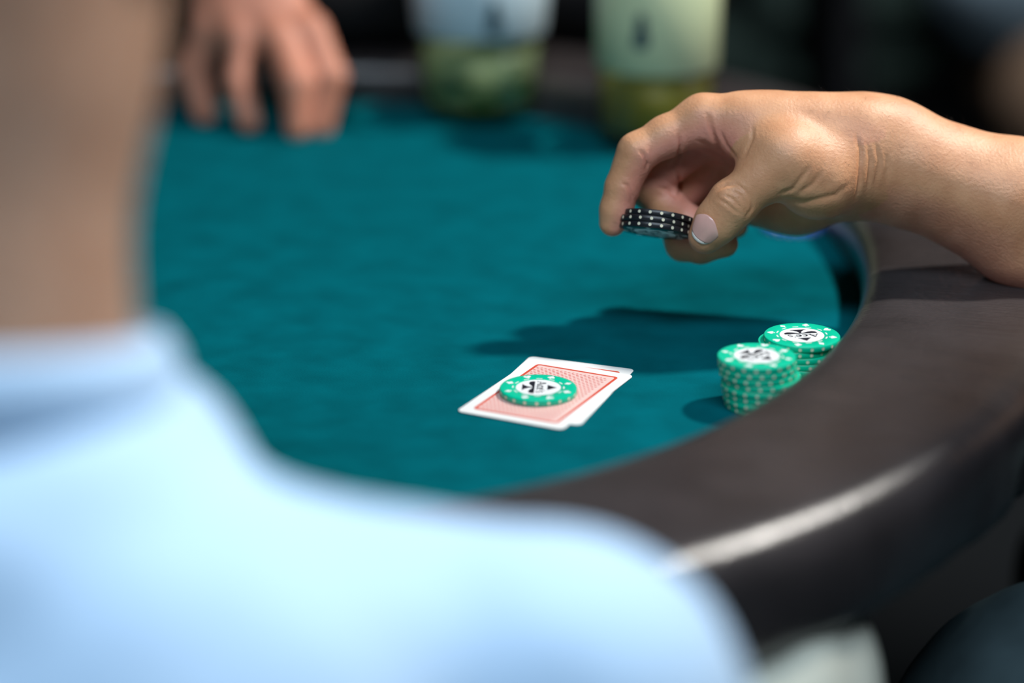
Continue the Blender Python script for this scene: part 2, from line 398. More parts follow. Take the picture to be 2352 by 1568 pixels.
def chip_meshes():
    V, F = lathe([(.0, 0), (.0185, 0), (.0192, .00012), (.0195, .0005), (.0195, CH - .0005), (.0192, CH - .00012), (.0185, CH), (.0122, CH), (.0120, CH - .00012), (.0, CH - .00012)], 64)
    ME['body'] = (V, F)
    dots = []
    for k in range(20):
        a = 2 * math.pi * k / 20; T = Matrix.Rotation(a, 4, 'Z')
        ring = [T @ Vector((math.sqrt((CR + .00006) ** 2 - (.00085 * math.cos(t)) ** 2), .00085 * math.cos(t), CH / 2 + .00085 * math.sin(t))) for t in [2 * math.pi * j / 12 for j in range(12)]]
        dots.append(([tuple(v) for v in ring], [tuple(range(12))]))
    ME['dots'] = merge(dots)
    zi = CH - .00006; ze = CH + .00003
    ME['inlay'] = flat([(.0114 * math.cos(2 * math.pi * k / 48), .0114 * math.sin(2 * math.pi * k / 48)) for k in range(48)], zi)
    zf = CH - .00002; mm = .001
    lobes = [(-8.4, -1.9), (8.4, -1.9), (8.7, -3.0), (8.0, -4.3), (6.3, -5.0), (4.3, -4.6), (2.4, -3.6), (.9, -2.9), (.5, -3.6), (1.2, -5.4), (2.7, -7.1), (4.6, -8.2),
             (-4.6, -8.2), (-2.7, -7.1), (-1.2, -5.4), (-.5, -3.6), (-.9, -2.9), (-2.4, -3.6), (-4.3, -4.6), (-6.3, -5.0), (-8.0, -4.3), (-8.7, -3.0)]
    bm = bmesh.new()
    for o in ([(x * mm, y * mm) for x, y in lobes], [(-3.6 * mm, 4.6 * mm), (3.6 * mm, 4.6 * mm), (0, 9.4 * mm)]):
        f = bm.faces.new([bm.verts.new((x, y, zf)) for x, y in o])
    bmesh.ops.triangulate(bm, faces=bm.faces); me = bpy.data.meshes.new('emblem'); bm.to_mesh(me); bm.free(); ME['emblem'] = me
    # the word Ace's in thick and thin strokes, about 16 mm wide
    L = []
    s = lambda pts, w: L.append(ribbon([(x * mm, y * mm) for x, y in pts], [q * mm for q in w] if isinstance(w, list) else w * mm, zf))
    s([(-8.3, -.7), (-6.2, 3.7)], .45); s([(-6.3, 3.8), (-3.9, -.7)], 1.15); s([(-7.5, .8), (-4.9, .8)], .4); s([(-8.9, -.6), (-7.6, -.6)], .35); s([(-4.9, -.6), (-3.1, -.6)], .35)
    s(arc(-1.1, .75, 1.25, 1.4, 40, 320), [.5 + .6 * math.sin(math.pi * k / 14) for k in range(15)])
    s(arc(2.1, .75, 1.25, 1.4, 5, 320), [.45 + .65 * math.sin(math.pi * k / 14) for k in range(15)]); s([(.95, .85), (3.3, .85)], .4)
    s([(4.4, 3.4), (4.2, 2.2)], [.8, .3])
    s(arc(6.3, 1.4, .95, .75, 30, 270, 10) + arc(6.3, -.1, .95, .75, 90, -150, 10), .65)
    ME['letters'] = merge(L)
    D = []
    for k in range(12):
        a = R(30 * k); D.append(ribbon([(.0129 * math.cos(a + R(t)), .0129 * math.sin(a + R(t))) for t in (-7, -3.5, 0, 3.5, 7)], .0007, ze))
    ME['dashes'] = merge(D)
    for nm, o in (('spade', spade()), ('heart', heart()), ('diamond', diamond()), ('club', club())):
        bm = bmesh.new(); bm.faces.new([bm.verts.new((x * .0021, y * .0021, ze)) for x, y in o]); bmesh.ops.triangulate(bm, faces=bm.faces)
        me = bpy.data.meshes.new('suit_' + nm); bm.to_mesh(me); bm.free(); ME[nm] = me
chip_meshes()
def as_mesh(key, m):
    k = (key, m.name)
    if k not in ME:
        me = ME[key]
        if isinstance(me, tuple):
            V, F = me; me = bpy.data.meshes.new(key); me.from_pydata(V, [], F); me.update()
        else: me = me.copy()
        me.materials.append(m)
        if key == 'body': me.polygons.foreach_set('use_smooth', [True] * len(me.polygons)); me.set_sharp_from_angle(angle=R(40))
        ME[k] = me
    return ME[k]
def sub(name, key, m, parent, kind=None):
    o = bpy.data.objects.new(name, as_mesh(key, m)); return finish(o, parent, kind)
def chip(label, body, loc, rotz, full, group, spots='spot_cream'):
    t = thing('poker_chip', label, 'poker chip', loc, rotz, group)
    sub('body', 'body', M[body], t); sub('edge_spots', 'dots', M[spots], t, 'stuff')
    if full:
        i = sub('inlay', 'inlay', M['inlay'], t); sub('emblem', 'emblem', M['ink'], i); sub('lettering', 'letters', M['ink'], i)
        sub('ring_dashes', 'dashes', M['inlay'], t, 'stuff')
        for k, s in enumerate(('heart', 'club', 'diamond', 'spade') * 2):
            o = sub('suit_mark', s, M['inlay'], t); a = R(22.5 + 45 * k); o.location = (.0160 * math.cos(a), .0160 * math.sin(a), 0); o.rotation_euler = (0, 0, a - R(90))
    return t

# playing cards under the loose chip
def card(label, center, ang, z, curl):
    W, H_, rc = .058, .0865, .0032
    def rr(w, h, r, n=7):
        o = []
        for cx, cy, a0 in ((w / 2 - r, h / 2 - r, 0), (-w / 2 + r, h / 2 - r, 90), (-w / 2 + r, -h / 2 + r, 180), (w / 2 - r, -h / 2 + r, 270)):
            o += [(cx + r * math.cos(R(a0 + 90 * k / n)), cy + r * math.sin(R(a0 + 90 * k / n))) for k in range(n + 1)]
        return o
    t = thing('playing_card', label, 'playing card', (center[0], center[1], z), R(ang), 'two cards lying face down')
    V, F = solid(rr(W, H_, rc), 0, .0003); from_py('card_stock', V, F, M['card'], t, False)
    iw, ih = W - .0115, H_ - .0125
    V, F = flat(rr(iw, ih, .0022), .00033); p = from_py('back_print', V, F, M['card_pink'], t, False)
    a = rr(iw, ih, .0022); b = rr(iw - .0030, ih - .0030, .0012); k = len(a)
    V = [(x, y, .00037) for x, y in a + b]; F = [(i, (i + 1) % k, k + (i + 1) % k, k + i) for i in range(k)]
    from_py('border_line', V, F, M['card_red'], p, False)
    parts = []; sx, sy = .00225, .00195
    for j in range(int((ih - .004) / sy)):
        for i in range(int((iw - .004) / sx)):
            x = -iw / 2 + .0025 + (i + .5 * (j % 2)) * sx; y = -ih / 2 + .0027 + j * sy
            if x > iw / 2 - .0022 or y > ih / 2 - .0022: continue
            pts = [(x + .00062 * q, y + .00042 * math.sin(q * 2.6)) for q in (-1, -.6, -.2, .2, .6, 1)]
            parts.append(ribbon(pts, [.0003, .0006, .0008, .0008, .0006, .0003], .00036))
    V, F = merge(parts); from_py('back_motif', V, F, M['card_motif'], p, False, 'stuff')
    return t
card('red-backed playing card lying underneath, its edge peeking out behind the upper card', (.0215, 1.1519), -20.7, .0001, 0)
card('red-backed playing card on top, with the single green chip lying on it', (.0177, 1.1459), -26.4, .0005, 0)
c0 = onz(1236.5, 889, .0009 + CH)
chip('single green poker chip lying on the two red-backed cards', 'chip_green', (c0[0], c0[1], .0009), R(-93), True, None)

# two green stacks beside the rail
def stack(top_px, n, offs, rot_top, where):
    c = onz(*top_px, n * CH); r = random.Random(n)
    for k in range(n):
        dx, dy = offs[k]; top = k == n - 1
        lab = (f'topmost green poker chip of {where}' if top else f'plain-edged green poker chip below the top of {where}')
        if not top:
            from_top = n - 1 - k
            word = ['', 'second', 'third', 'fourth', 'fifth', 'sixth', 'seventh', 'eighth', 'ninth'][from_top]
            lab = f'green poker chip, {word} from the top of {where}'
        chip(lab, 'chip_green', (c[0] + dx * .001, c[1] + dy * .001, k * CH + .0001), R(rot_top) if top else r.random() * 6, top, 'green chips in ' + where)
stack((1738, 816), 8, [(4.2, .6), (3.4, .2), (2.9, .5), (2.2, 0), (2.6, .2), (.9, .3), (.4, .1), (0, 0)], -132, 'the taller stack nearer the camera')
stack((1842, 769), 7, [(-.8, .5), (.2, .3), (.5, 0), (.2, .2), (-.4, .3), (-2.9, .4), (0, 0)], 189, 'the shorter stack beside the rail')
# a blue and white chip far behind the hand
bc = onz(1822, 514, CH)
chip('blue and white poker chip on the felt half hidden behind the hand', 'chip_blue', (bc[0], bc[1], .0001), .4, True, None)

# three black chips held between index finger and thumb
hc = P(1507, 514, 0)
tilt = Matrix.Rotation(R(-23.5), 4, 'X'); roll = Matrix.Rotation(R(8.5), 4, 'Y')
HM = Matrix.Translation(Vector(hc)) @ roll @ tilt
for k in range(3):
    t = chip('black poker chip with white edge spots held in the fingers, ' + ['lowest', 'middle', 'uppermost'][k] + ' of the three', 'chip_black', (0, 0, 0), 0, k == 0, 'black chips held in the hand')
    Mx = HM @ Matrix.Translation(Vector(([.0, -.0009, .0006][k], 0, (k - 1.5) * CH))) @ Matrix.Rotation([.05, .12, -.02][k], 4, 'Z')
    if k == 0: Mx = Mx @ Matrix.Translation((0, 0, CH)) @ Matrix.Rotation(math.pi, 4, 'X')
    t.matrix_world = Mx

# ------------------------------------------------------------------ the player on the right: hand, arm, shirt, trousers
def chain(pts, k=.003, dorsal=None):
    """pts: (px, py, n, radius mm) joints -> cones with a dorsal direction each"""
    out = []
    for (x0, y0, n0, r0), (x1, y1, n1, r1) in zip(pts, pts[1:]):
        dv = dorsal if dorsal is not None else (-(y1 - y0)) * RGT - (x1 - x0) * UPV
        out.append(C(P(x0, y0, n0), P(x1, y1, n1), r0 * .001, r1 * .001, dv))
    return out
UP_D = UPV + .15 * RGT; CAM_D = -FWD + .35 * UPV; ARM_D = -FWD + UPV
palm = chain([(1616, 274, 4, 12.6), (1720, 284, 6, 14), (1800, 293, 6, 15.6), (1890, 298, 4, 16.2), (1972, 306, 2, 17)], dorsal=UP_D) + chain([(1626, 306, -15, 12.), (1800, 318, -10, 14), (1975, 330, -8, 16)], dorsal=UP_D) \
    + chain([(1660, 340, -32, 11.5), (1972, 360, -20, 15)], dorsal=UP_D) + chain([(1696, 385, -46, 11), (1965, 400, -26, 16)], dorsal=UP_D)
heel = chain([(1742, 462, -34, 14), (1830, 455, -26, 17), (1925, 432, -16, 17)], dorsal=CAM_D)
thenar = chain([(1960, 398, 4, 15), (1880, 405, 12, 19), (1806, 374, 20, 14.5)], dorsal=CAM_D)
web = chain([(1700, 300, 6, 9), (1760, 345, 14, 9.5), (1800, 350, 18, 12)], dorsal=CAM_D)
f_arm = chain([(1980, 307, 0, 17.2), (2050, 316, -3, 17.4), (2352, 440, -6, 24.5), (2700, 545, -6, 33), (2960, 660, -4, 33)], dorsal=ARM_D) \
    + chain([(1990, 412, -8, 15), (2060, 432, -9, 16.0), (2352, 556, -10, 22.5), (2700, 670, -8, 30), (2960, 720, -4, 32)], dorsal=ARM_D) \
    + chain([(1985, 350, 6, 12), (2100, 388, 4, 14), (2300, 470, 6, 18)], dorsal=ARM_D)
elbow = P(2960, 690, -4)
SH = np.array([.56, 1.25, .27])
u_arm = [C(elbow, elbow * .5 + SH * .5, .037, .046), C(elbow * .5 + SH * .5, SH, .046, .055)]
index = chain([(1616, 274, 4, 12.2), (1530, 313, 4, 10.6), (1464, 350, 4, 10.2)]) + chain([(1464, 350, 4, 10.2), (1447, 388, 2, 8.9), (1429, 430, 1, 8.6)]) + chain([(1430, 430, 1, 8.8), (1416, 480, -1, 8.2), (1407, 512, -3, 7.1)])
middle = chain([(1626, 306, -15, 11.8), (1479, 424, -21, 10.6)]) + chain([(1479, 424, -21, 10.6), (1532, 474, -22, 9.8), (1588, 515, -22, 8.8)]) + chain([(1588, 515, -22, 8.8), (1650, 540, -16, 7.4)])
ring = chain([(1656, 345, -32, 11), (1537, 482, -37, 9.4)]) + chain([(1537, 482, -37, 9.4), (1568, 560, -22, 8.8)]) + chain([(1568, 560, -22, 8.8), (1610, 567, -16, 8.4), (1664, 560, -9, 7.3)])
pinky = chain([(1696, 385, -46, 10), (1592, 468, -54, 8.2), (1640, 528, -46, 7.6), (1690, 520, -40, 6.6)])
thumb = chain([(1880, 400, 14, 16), (1806, 368, 24, 14.2)], dorsal=CAM_D) + chain([(1806, 368, 24, 14.0), (1745, 415, 23, 11.6), (1684, 466, 20, 12.3)], dorsal=CAM_D) + chain([(1684, 466, 20, 12.3), (1648, 508, 16, 11.2), (1621, 543, 12, 9.2)], dorsal=CAM_D)
GH = [(palm + heel + thenar + web, .014, 0), (f_arm + u_arm, .016, .016), (thumb, .005, .011), (index, .004, .007), (middle, .004, .003), (ring, .004, .0022), (pinky, .004, .0018)]
zc = lambda pts: np.array([(1340 + x / 3.36, 180 + y / 3.36) for x, y in pts])
CREASES = [(zc(p), w, d) for p, w, d in [
    ([(1010, 915), (1040, 860), (1100, 820), (1180, 815), (1250, 870), (1290, 950)], 1.2, .55), ([(1010, 910), (1100, 965), (1180, 1030), (1230, 1050)], 1.0, .6),
    ([(1080, 895), (1150, 930), (1225, 1010)], .9, .55), ([(1140, 865), (1210, 900), (1255, 985)], .9, .5), ([(1300, 920), (1302, 1000), (1240, 1090)], 1., .45),
    ([(2100, 400), (2140, 560), (2130, 800), (2095, 970)], 1.6, .85), ([(2185, 480), (2212, 620), (2195, 870)], 1.4, .5), ([(2250, 470), (2285, 640), (2245, 860)], 1.4, .5), ([(2330, 560), (2350, 700), (2330, 830)], 1.6, .4),
    ([(430, 545), (480, 610), (495, 660), (478, 720)], 1.2, .9), ([(285, 800), (340, 825), (375, 900), (382, 960)], 1.1, .8), ([(735, 410), (755, 520), (725, 620), (690, 690)], 1.3, 1.0),
    ([(950, 250), (985, 390), (1040, 540), (1150, 700)], 1.6, 1.0), ([(1040, 380), (1110, 520), (1200, 640)], 1.2, .5), ([(1310, 360), (1300, 470), (1230, 620)], 1.4, .5),
    ([(1480, 905), (1620, 850), (1720, 720), (1760, 640)], 1.6, .6), ([(1640, 900), (1780, 810), (1850, 700)], 1.6, .5), ([(1480, 920), (1700, 960), (1950, 900), (2090, 780)], 2.4, .6),
    ([(560, 835), (650, 860), (740, 930)], 1.2, .7), ([(720, 700), (745, 830), (735, 930)], 1.2, .9), ([(870, 480), (950, 500), (1020, 560)], 1.4, .6)]]
def crease_disp(V):
    px, py = to_px(V); Q = np.stack([px, py], 1); N = grad(FH, V); face = (N @ (-FWD)) > .05; out = np.zeros(len(V))
    near = face & (px > 1350) & (px < 2120)
    for pl, w, dep in CREASES:
        best = np.full(near.sum(), 1e9); tap = np.zeros(near.sum()); q_ = Q[near]; seg = np.linalg.norm(np.diff(pl, axis=0), axis=1); cum = np.concatenate([[0], np.cumsum(seg)])
        for j, (a, b) in enumerate(zip(pl, pl[1:])):
            ab = b - a; t = np.clip(((q_ - a) @ ab) / (ab @ ab), 0, 1); dd = np.linalg.norm(q_ - a - t[:, None] * ab, axis=1); w_ = dd < best
            s_ = (cum[j] + t * seg[j]) / cum[-1]; best[w_] = dd[w_]; tap[w_] = np.clip(np.minimum(s_, 1 - s_) / .28, 0, 1)[w_]
        mmd = best / 4.32; dp = dep * tap * 1.45
        out[near] += -.001 * dp * np.exp(-(mmd / (w * .6)) ** 2) + .00022 * dp * np.exp(-((mmd - w * 1.5) / w) ** 2)
    return out
FH = field(GH, 0)
# torso skin (neck and head) is a coarser piece of the same body
PT = np.array([.66, 1.24, 0.])
hg, eyes_r, _, hf = head_groups(np.array([.60, 1.24, .54]), (-1, .0, -.25), (0, 0, 1))
trunk = [([C(PT + [0, 0, -.15], PT + [0, 0, .15], .11, .12), C(SH, PT + [0, 0, .24], .05, .08), C(PT + [0, -.0, .24], PT + [0, -.2, .25], .08, .05), C(PT + [0, 0, .26], (.615, 1.24, .44), .055, .05)], .06, 0)]
f2 = field(trunk + [(hg[0][0], .03, .03)] + hg[1:], 0); lo2, hi2 = bounds(trunk + hg, .02)
V2, Q2 = polygonise(f2, lo2, hi2, .006); V2 = project(f2, V2, 1)
player = thing('person', 'person in dark clothes whose hand holds three black chips above the table', 'person', (.66, 1.24, FLOOR))
def up(o, t=None):
    """parent while keeping world placement"""
    t = t or player; o.parent = t; o.matrix_parent_inverse = Matrix.Translation(-t.location); return o
hand, FH_, VH = body_mesh('body', GH, .0011, M['skin'], None, None, crease_disp, (V2, Q2)); up(hand)
palm_attr(hand, VH, GH, FH)
# thumb nail: a patch of the surface lifted off it
ta, tb = P(1684, 466, 20), P(1621, 543, 12); ax = (tb - ta) / np.linalg.norm(tb - ta); dz = -FWD + .30 * UPV - .18 * RGT; dz = dz - ax * (dz @ ax); dz /= np.linalg.norm(dz); sdv = np.cross(ax, dz)
NC = tb - ax * .0052 + sdv * .0
def nail(name, v0, v1, m, lift, nu=15, nv=13, ws=1.):
    g = []
    for j in range(nv):
        v = v0 + (v1 - v0) * j / (nv - 1)
        for i in range(nu):
            u = -1 + 2 * i / (nu - 1); hw = .0090 * (1 - .10 * max(0, v) ** 2) * (1 - .10 * max(0, -v)) * (1 - max(0, -v - .35) ** 2 * .9)
            edge = .0016 * u * u * max(0, v)
            g.append(NC + ax * (v * .0078 - edge + .0034 * u * u * max(0, -v)) + sdv * u * hw * ws + dz * .0092)
    g = project(FH, np.array(g), 6); n = grad(FH, g); uu = np.tile(np.linspace(-1, 1, nu), nv)
    g = g + n * (lift - .0007 * np.abs(uu) ** 3)[:, None]
    F = [(j * nu + i, j * nu + i + 1, (j + 1) * nu + i + 1, (j + 1) * nu + i) for j in range(nv - 1) for i in range(nu - 1)]
    o = from_py(name, g, F, m); s = o.modifiers.new('s', 'SOLIDIFY'); s.thickness = .0005; s.offset = 0; return up(o)
nail('thumb_nail', -1., .78, M['nail'], .0004)
nail('nail_edge', .76, .98, M['nail_tip'], .00045, nv=4, ws=.84)
# fine hairs on the forearm
hv = []; pxs, pys = to_px(VH); selm = np.nonzero((pxs > 1850) & (pxs < 2420))[0]; Nn = grad(FH, VH[selm]); okk = np.nonzero(Nn @ UPV > .1)[0]
pick = RNG.choice(okk, 650, replace=False); Vh = []; Fh = []
for i in pick:
    p = VH[selm[i]]; nn = Nn[i]; dirn = -RGT * (.4 + .5 * RNG.random()) + RNG.normal(size=3) * .25; L = .004 + .005 * RNG.random(); w = np.cross(nn, dirn); w = w / np.linalg.norm(w) * .00004
    k = len(Vh)
    for q in range(4):
        t = q / 3; c = p + nn * L * (t * .6 - .15 * t * t) + dirn * L * t * t * .7; Vh += [c - w * (1 - .8 * t), c + w * (1 - .8 * t)]
    Fh += [(k + 2 * q, k + 2 * q + 1, k + 2 * q + 3, k + 2 * q + 2) for q in range(3)]
up(from_py('arm_hair', Vh, Fh, M['hair_dark'], None, True, 'stuff'))
def eyes(pts, t, s=.0100):
    for e in pts:
        bm = bmesh.new(); bmesh.ops.create_uvsphere(bm, u_segments=16, v_segments=10, radius=s, matrix=Matrix.Translation(Vector(e))); up(from_bm('eye', bm, M['inlay'], None, True), t)
def hair_of(frame, m, t, name='hair', nape=-.03, s=1., back=.0):
    c, fw, u_ = frame; u_ = np.asarray(u_, float); u_ = u_ - fw * (u_ @ fw); u_ /= np.linalg.norm(u_); sd = np.cross(fw, u_); rot = np.stack([sd, fw, u_], 1)
    fe = lambda p: np.maximum(ellip(p, c + (u_ * .004 - fw * .004) * s, (.0785 * s, .097 * s, .110 * s), rot), -((p - c) @ u_ - (nape * s + .9 * np.maximum((p - c) @ fw + .01, 0) )))
    V, Q = polygonise(fe, c - .16 * s, c + .16 * s, .005)
    return up(from_py(name, V, [tuple(q) for q in Q], m), t)
eyes(eyes_r, player); hair_of(hf, M['hair_dark'], player)
sh, _, _ = body_mesh('shirt', [([C(PT + [0, 0, -.22], PT + [0, 0, .15], .125, .135), C(SH + [.0, 0, 0], PT + [0, 0, .24], .068, .085), C(PT + [0, 0, .24], PT + [0, -.2, .25], .085, .068), C(SH, elbow * .42 + SH * .58, .068, .062), C(PT + [0, -.2, .25], PT + [-.05, -.24, .05], .066, .06)], .05, 0)], .007, M['navy_cloth'], None, None, wave_folds(30, .008, 3)); up(sh)
k1 = P(2490, 1800, 0, 1.20)
tr, _, _ = body_mesh('trousers', [([C((.66, 1.18, -.23), k1, .105, .092), C(k1, k1 + [.0, .0, -.5], .088, .06), C((.66, 1.32, -.23), (.42, 1.42, -.24), .105, .085), C((.42, 1.42, -.24), (.42, 1.44, -.70), .08, .06)], .05, 0)], .007, M['jeans'], None, None, wave_folds(35, .006, 5)); up(tr)

# ------------------------------------------------------------------ the man in the foreground, seen from behind
man = thing('person', 'man in a light blue shirt seen from behind, close to the camera on the left', 'person', (-.176, .70, FLOOR))
D = .79; q = lambda x, y, n=0: P(x, y, n, D)
hcn = np.array([-.187, .800, .315])
mg, eyes_m, _, mf = head_groups(hcn, (.05, 1, -.55), (0, .35, 1), 1.03)
MG = [(mg[0][0] + [C((-.183, .765, .235), (-.181, .735, .10), .056, .060), C((-.176, .73, .10), (-.176, .68, -.1), .06, .09)], .03, 0)] + mg[1:]
mb, fm, vm = body_mesh('body', MG, .0045, M['skin3']); up(mb, man); eyes(eyes_m, man)
hair_of(mf, M['hair'], man, 'hair', -.035, 1.03)
Lm = np.array([-.36, 0, 0])
sr = q(1285, 1640, -5); nb = q(250, 1485, 5)
mir = lambda v: np.array([2 * -.176 - v[0], v[1], v[2]])
el_r = np.array([.115, .74, -.20])
SHIRT = [([C(nb, sr, .060, .0575), C(mir(nb), mir(sr), .060, .0575), El(q(-70, 1085, 0), (.086, .085, .043)), El(q(-70, 1180, 0), (.094, .085, .03)), C((-.176, .70, .02), (-.176, .60, -.22), .105, .14), C(q(480, 1760, 20), (-.09, .62, -.2), .085, .10), C(mir(q(480, 1760, 20)), (-.262, .62, -.2), .085, .10),
           C(sr, el_r, .0575, .050), C(mir(sr), mir(el_r), .0575, .050)], .018, 0)]
s1, _, _ = body_mesh('shirt', SHIRT, .0055, M['shirt'], None, None, wave_folds(34, .006, 11)); up(s1, man)
# standing collar round the neck
V, F = lathe([(.066, 0), (.075, 0), (.070, .024), (.066, .030), (.063, .030), (.062, .024)], 40)
co = from_py('collar', [np.array(v) * [1.0, 1.05, 1] + [-.181, .748, .138 - v[1] * .25] for v in V], F + [(0 * 40 + k, 5 * 40 + k, 5 * 40 + (k + 1) % 40, (k + 1) % 40) for k in range(40)], M['shirt']); up(co, man)
fa = [C(el_r + [0, 0, .04], el_r, .042, .042), C(el_r, (-.02, .86, -.23), .042, .028), C((-.02, .86, -.23), (-.09, .90, -.235), .030, .032)]
a1, _, _ = body_mesh('forearm', [(fa, .02, 0)], .005, M['skin3']); up(a1, man)
a2, _, _ = body_mesh('forearm', [([C(mir(p_[1]), mir(p_[2]), p_[3], p_[4]) for p_ in fa], .02, 0)], .005, M['skin3']); up(a2, man)
kn = P(1630, 1610, 0, 1.08)
TRO = [([C((-.24, .60, -.20), (-.11, .60, -.20), .125, .125), C((-.09, .64, -.22), kn, .10, .066), C(kn, kn + [0, .04, -.5], .066, .055), C((-.26, .64, -.22), (-.36, 1.02, -.22), .10, .07), C((-.36, 1.02, -.22), (-.36, 1.05, -.70), .07, .055)], .05, 0)]
t1, _, _ = body_mesh('trousers', TRO, .0065, M['cream'], None, None, wave_folds(30, .007, 21)); up(t1, man)

# ------------------------------------------------------------------ the player across the table
opp = thing('person', 'person in black across the table with one hand reaching down to the felt', 'person', (-.36, 2.12, FLOOR))
D2 = 1.735
def ch2(pts):
    return [C(P(x0, y0, n0, D2), P(x1, y1, n1, D2), r0 * .001, r1 * .001, -FWD + UPV) for (x0, y0, n0, r0), (x1, y1, n1, r1) in zip(pts, pts[1:])]
o_palm = ch2([(700, 75, 0, 13), (600, -90, -25, 20)]) + ch2([(630, 85, 4, 13), (570, -80, -22, 20)]) + ch2([(545, 80, 0, 13), (530, -80, -25, 20)]) + ch2([(480, 70, -14, 14), (500, -80, -28, 20)]) + ch2([(560, -80, -26, 24), (500, -320, -90, 27)])
o_el = np.array([-.33, 1.98, .14])
o_arm = [C(P(500, -320, -90, D2), o_el, .027, .042), C(o_el, (-.42, 2.10, .20), .042, .05)]
o_f = [ch2([(712, 70, 2, 13.5), (757, 175, 14, 12), (738, 290, 10, 9)]), ch2([(645, 85, 6, 13.5), (682, 190, 24, 12), (684, 296, 22, 9)]), ch2([(560, 85, 2, 12), (545, 185, 6, 9.5), (572, 280, 8, 8.5)]), ch2([(490, 60, -14, 14), (440, 160, -22, 12), (470, 262, -24, 9)])]
GO = [(o_palm + o_arm, .014, 0)] + [(f_, .004, .006 if i == 0 else .004) for i, f_ in enumerate(o_f)]
hg2, eyes_o, _, of = head_groups(np.array([-.40, 2.06, .62]), (.15, -1, -.3), (0, 0, 1))
PO = np.array([-.36, 2.14, 0.])
trunk2 = [([C(PO + [0, 0, -.2], PO + [0, 0, .2], .11, .12), C(PO + [-.2, 0, .27], PO + [.2, 0, .27], .05, .05), C(PO + [0, 0, .3], (-.39, 2.08, .52), .055, .05)], .06, 0), (hg2[0][0], .03, .03)] + hg2[1:]
f3 = field(trunk2, 0); lo3, hi3 = bounds(trunk2, .02); V3, Q3 = polygonise(f3, lo3, hi3, .007)
ob, fo, vo = body_mesh('body', GO, .0025, M['skin2'], None, None, None, (V3, Q3)); up(ob, opp); palm_attr(ob, vo, GO, fo); eyes(eyes_o, opp); hair_of(of, M['hair_dark'], opp)
s2, _, _ = body_mesh('shirt', [([C(PO + [0, 0, -.25], PO + [0, 0, .2], .14, .15), C(PO + [-.2, 0, .27], PO + [.2, 0, .27], .07, .07), C(PO + [.2, 0, .26], PO + [.26, -.06, .02], .07, .055), C(PO + [-.2, 0, .26], (-.44, 2.08, .2), .07, .06), C(PO + [.26, -.06, .02], (.11, 1.885, .080), .055, .050), C((.11, 1.885, .080), (-.22, 1.798, .077), .047, .044)], .05, 0)], .008, M['black_cloth'], None, None, wave_folds(28, .008, 31)); up(s2, opp)
t2, _, _ = body_mesh('trousers', [([C(PO + [-.09, 0, -.3], PO + [-.12, -.38, -.28], .11, .075), C(PO + [.09, 0, -.3], PO + [.12, -.38, -.28], .11, .075), C(PO + [-.12, -.38, -.28], PO + [-.12, -.36, -.72], .07, .055), C(PO + [.12, -.38, -.28], PO + [.12, -.36, -.72], .07, .055)], .05, 0)], .009, M['black_cloth']); up(t2, opp)

# ------------------------------------------------------------------ drinks at the far side of the felt
def thin_glass(name):
    m = bpy.data.materials.new(name); m.use_nodes = True; nt = m.node_tree; nt.nodes.remove(nt.nodes['Principled BSDF']); out = nt.nodes['Material Output']
    t = nt.nodes.new('ShaderNodeBsdfTransparent'); t.inputs[0].default_value = (.93, .96, .94, 1); g = nt.nodes.new('ShaderNodeBsdfGlossy'); g.inputs['Roughness'].default_value = .06
    fr = nt.nodes.new('ShaderNodeLayerWeight'); fr.inputs[0].default_value = .12; mx = nt.nodes.new('ShaderNodeMixShader'); ml = nt.nodes.new('ShaderNodeMath'); ml.operation = 'MULTIPLY'; ml.inputs[1].default_value = .35
    nt.links.new(fr.outputs[0], ml.inputs[0]); nt.links.new(ml.outputs[0], mx.inputs[0]); nt.links.new(t.outputs[0], mx.inputs[1]); nt.links.new(g.outputs[0], mx.inputs[2]); nt.links.new(mx.outputs[0], out.inputs[0]); return m
def drink_mat(name, color):
    m = mat(name, color, .3, var=.25, scale=30); nt = m.node_tree; b = nt.nodes['Principled BSDF']; out = nt.nodes['Material Output']
    t = nt.nodes.new('ShaderNodeBsdfTranslucent'); t.inputs[0].default_value = (*color, 1); mx = nt.nodes.new('ShaderNodeMixShader'); mx.inputs[0].default_value = .6
    nt.links.new(b.outputs[0], mx.inputs[1]); nt.links.new(t.outputs[0], mx.inputs[2]); nt.links.new(mx.outputs[0], out.inputs[0]); return m
M['glass'] = thin_glass('clear_glass')
M['drink_green'] = drink_mat('drink_pale_green', (.60, .68, .38))
M['drink_amber'] = drink_mat('drink_amber', (.50, .42, .07))
M['mint'] = mat('mint_leaf', (.012, .07, .008), .5, var=.3, scale=60)
M['label_white'] = mat('label_white', (.50, .62, .68), .5, var=.08, scale=20)
M['label_cream'] = mat('label_cream', (.55, .62, .38), .45, var=.06, scale=20)
M['label_ink'] = mat('label_ink', (.02, .05, .07), .5, var=.1, scale=40)
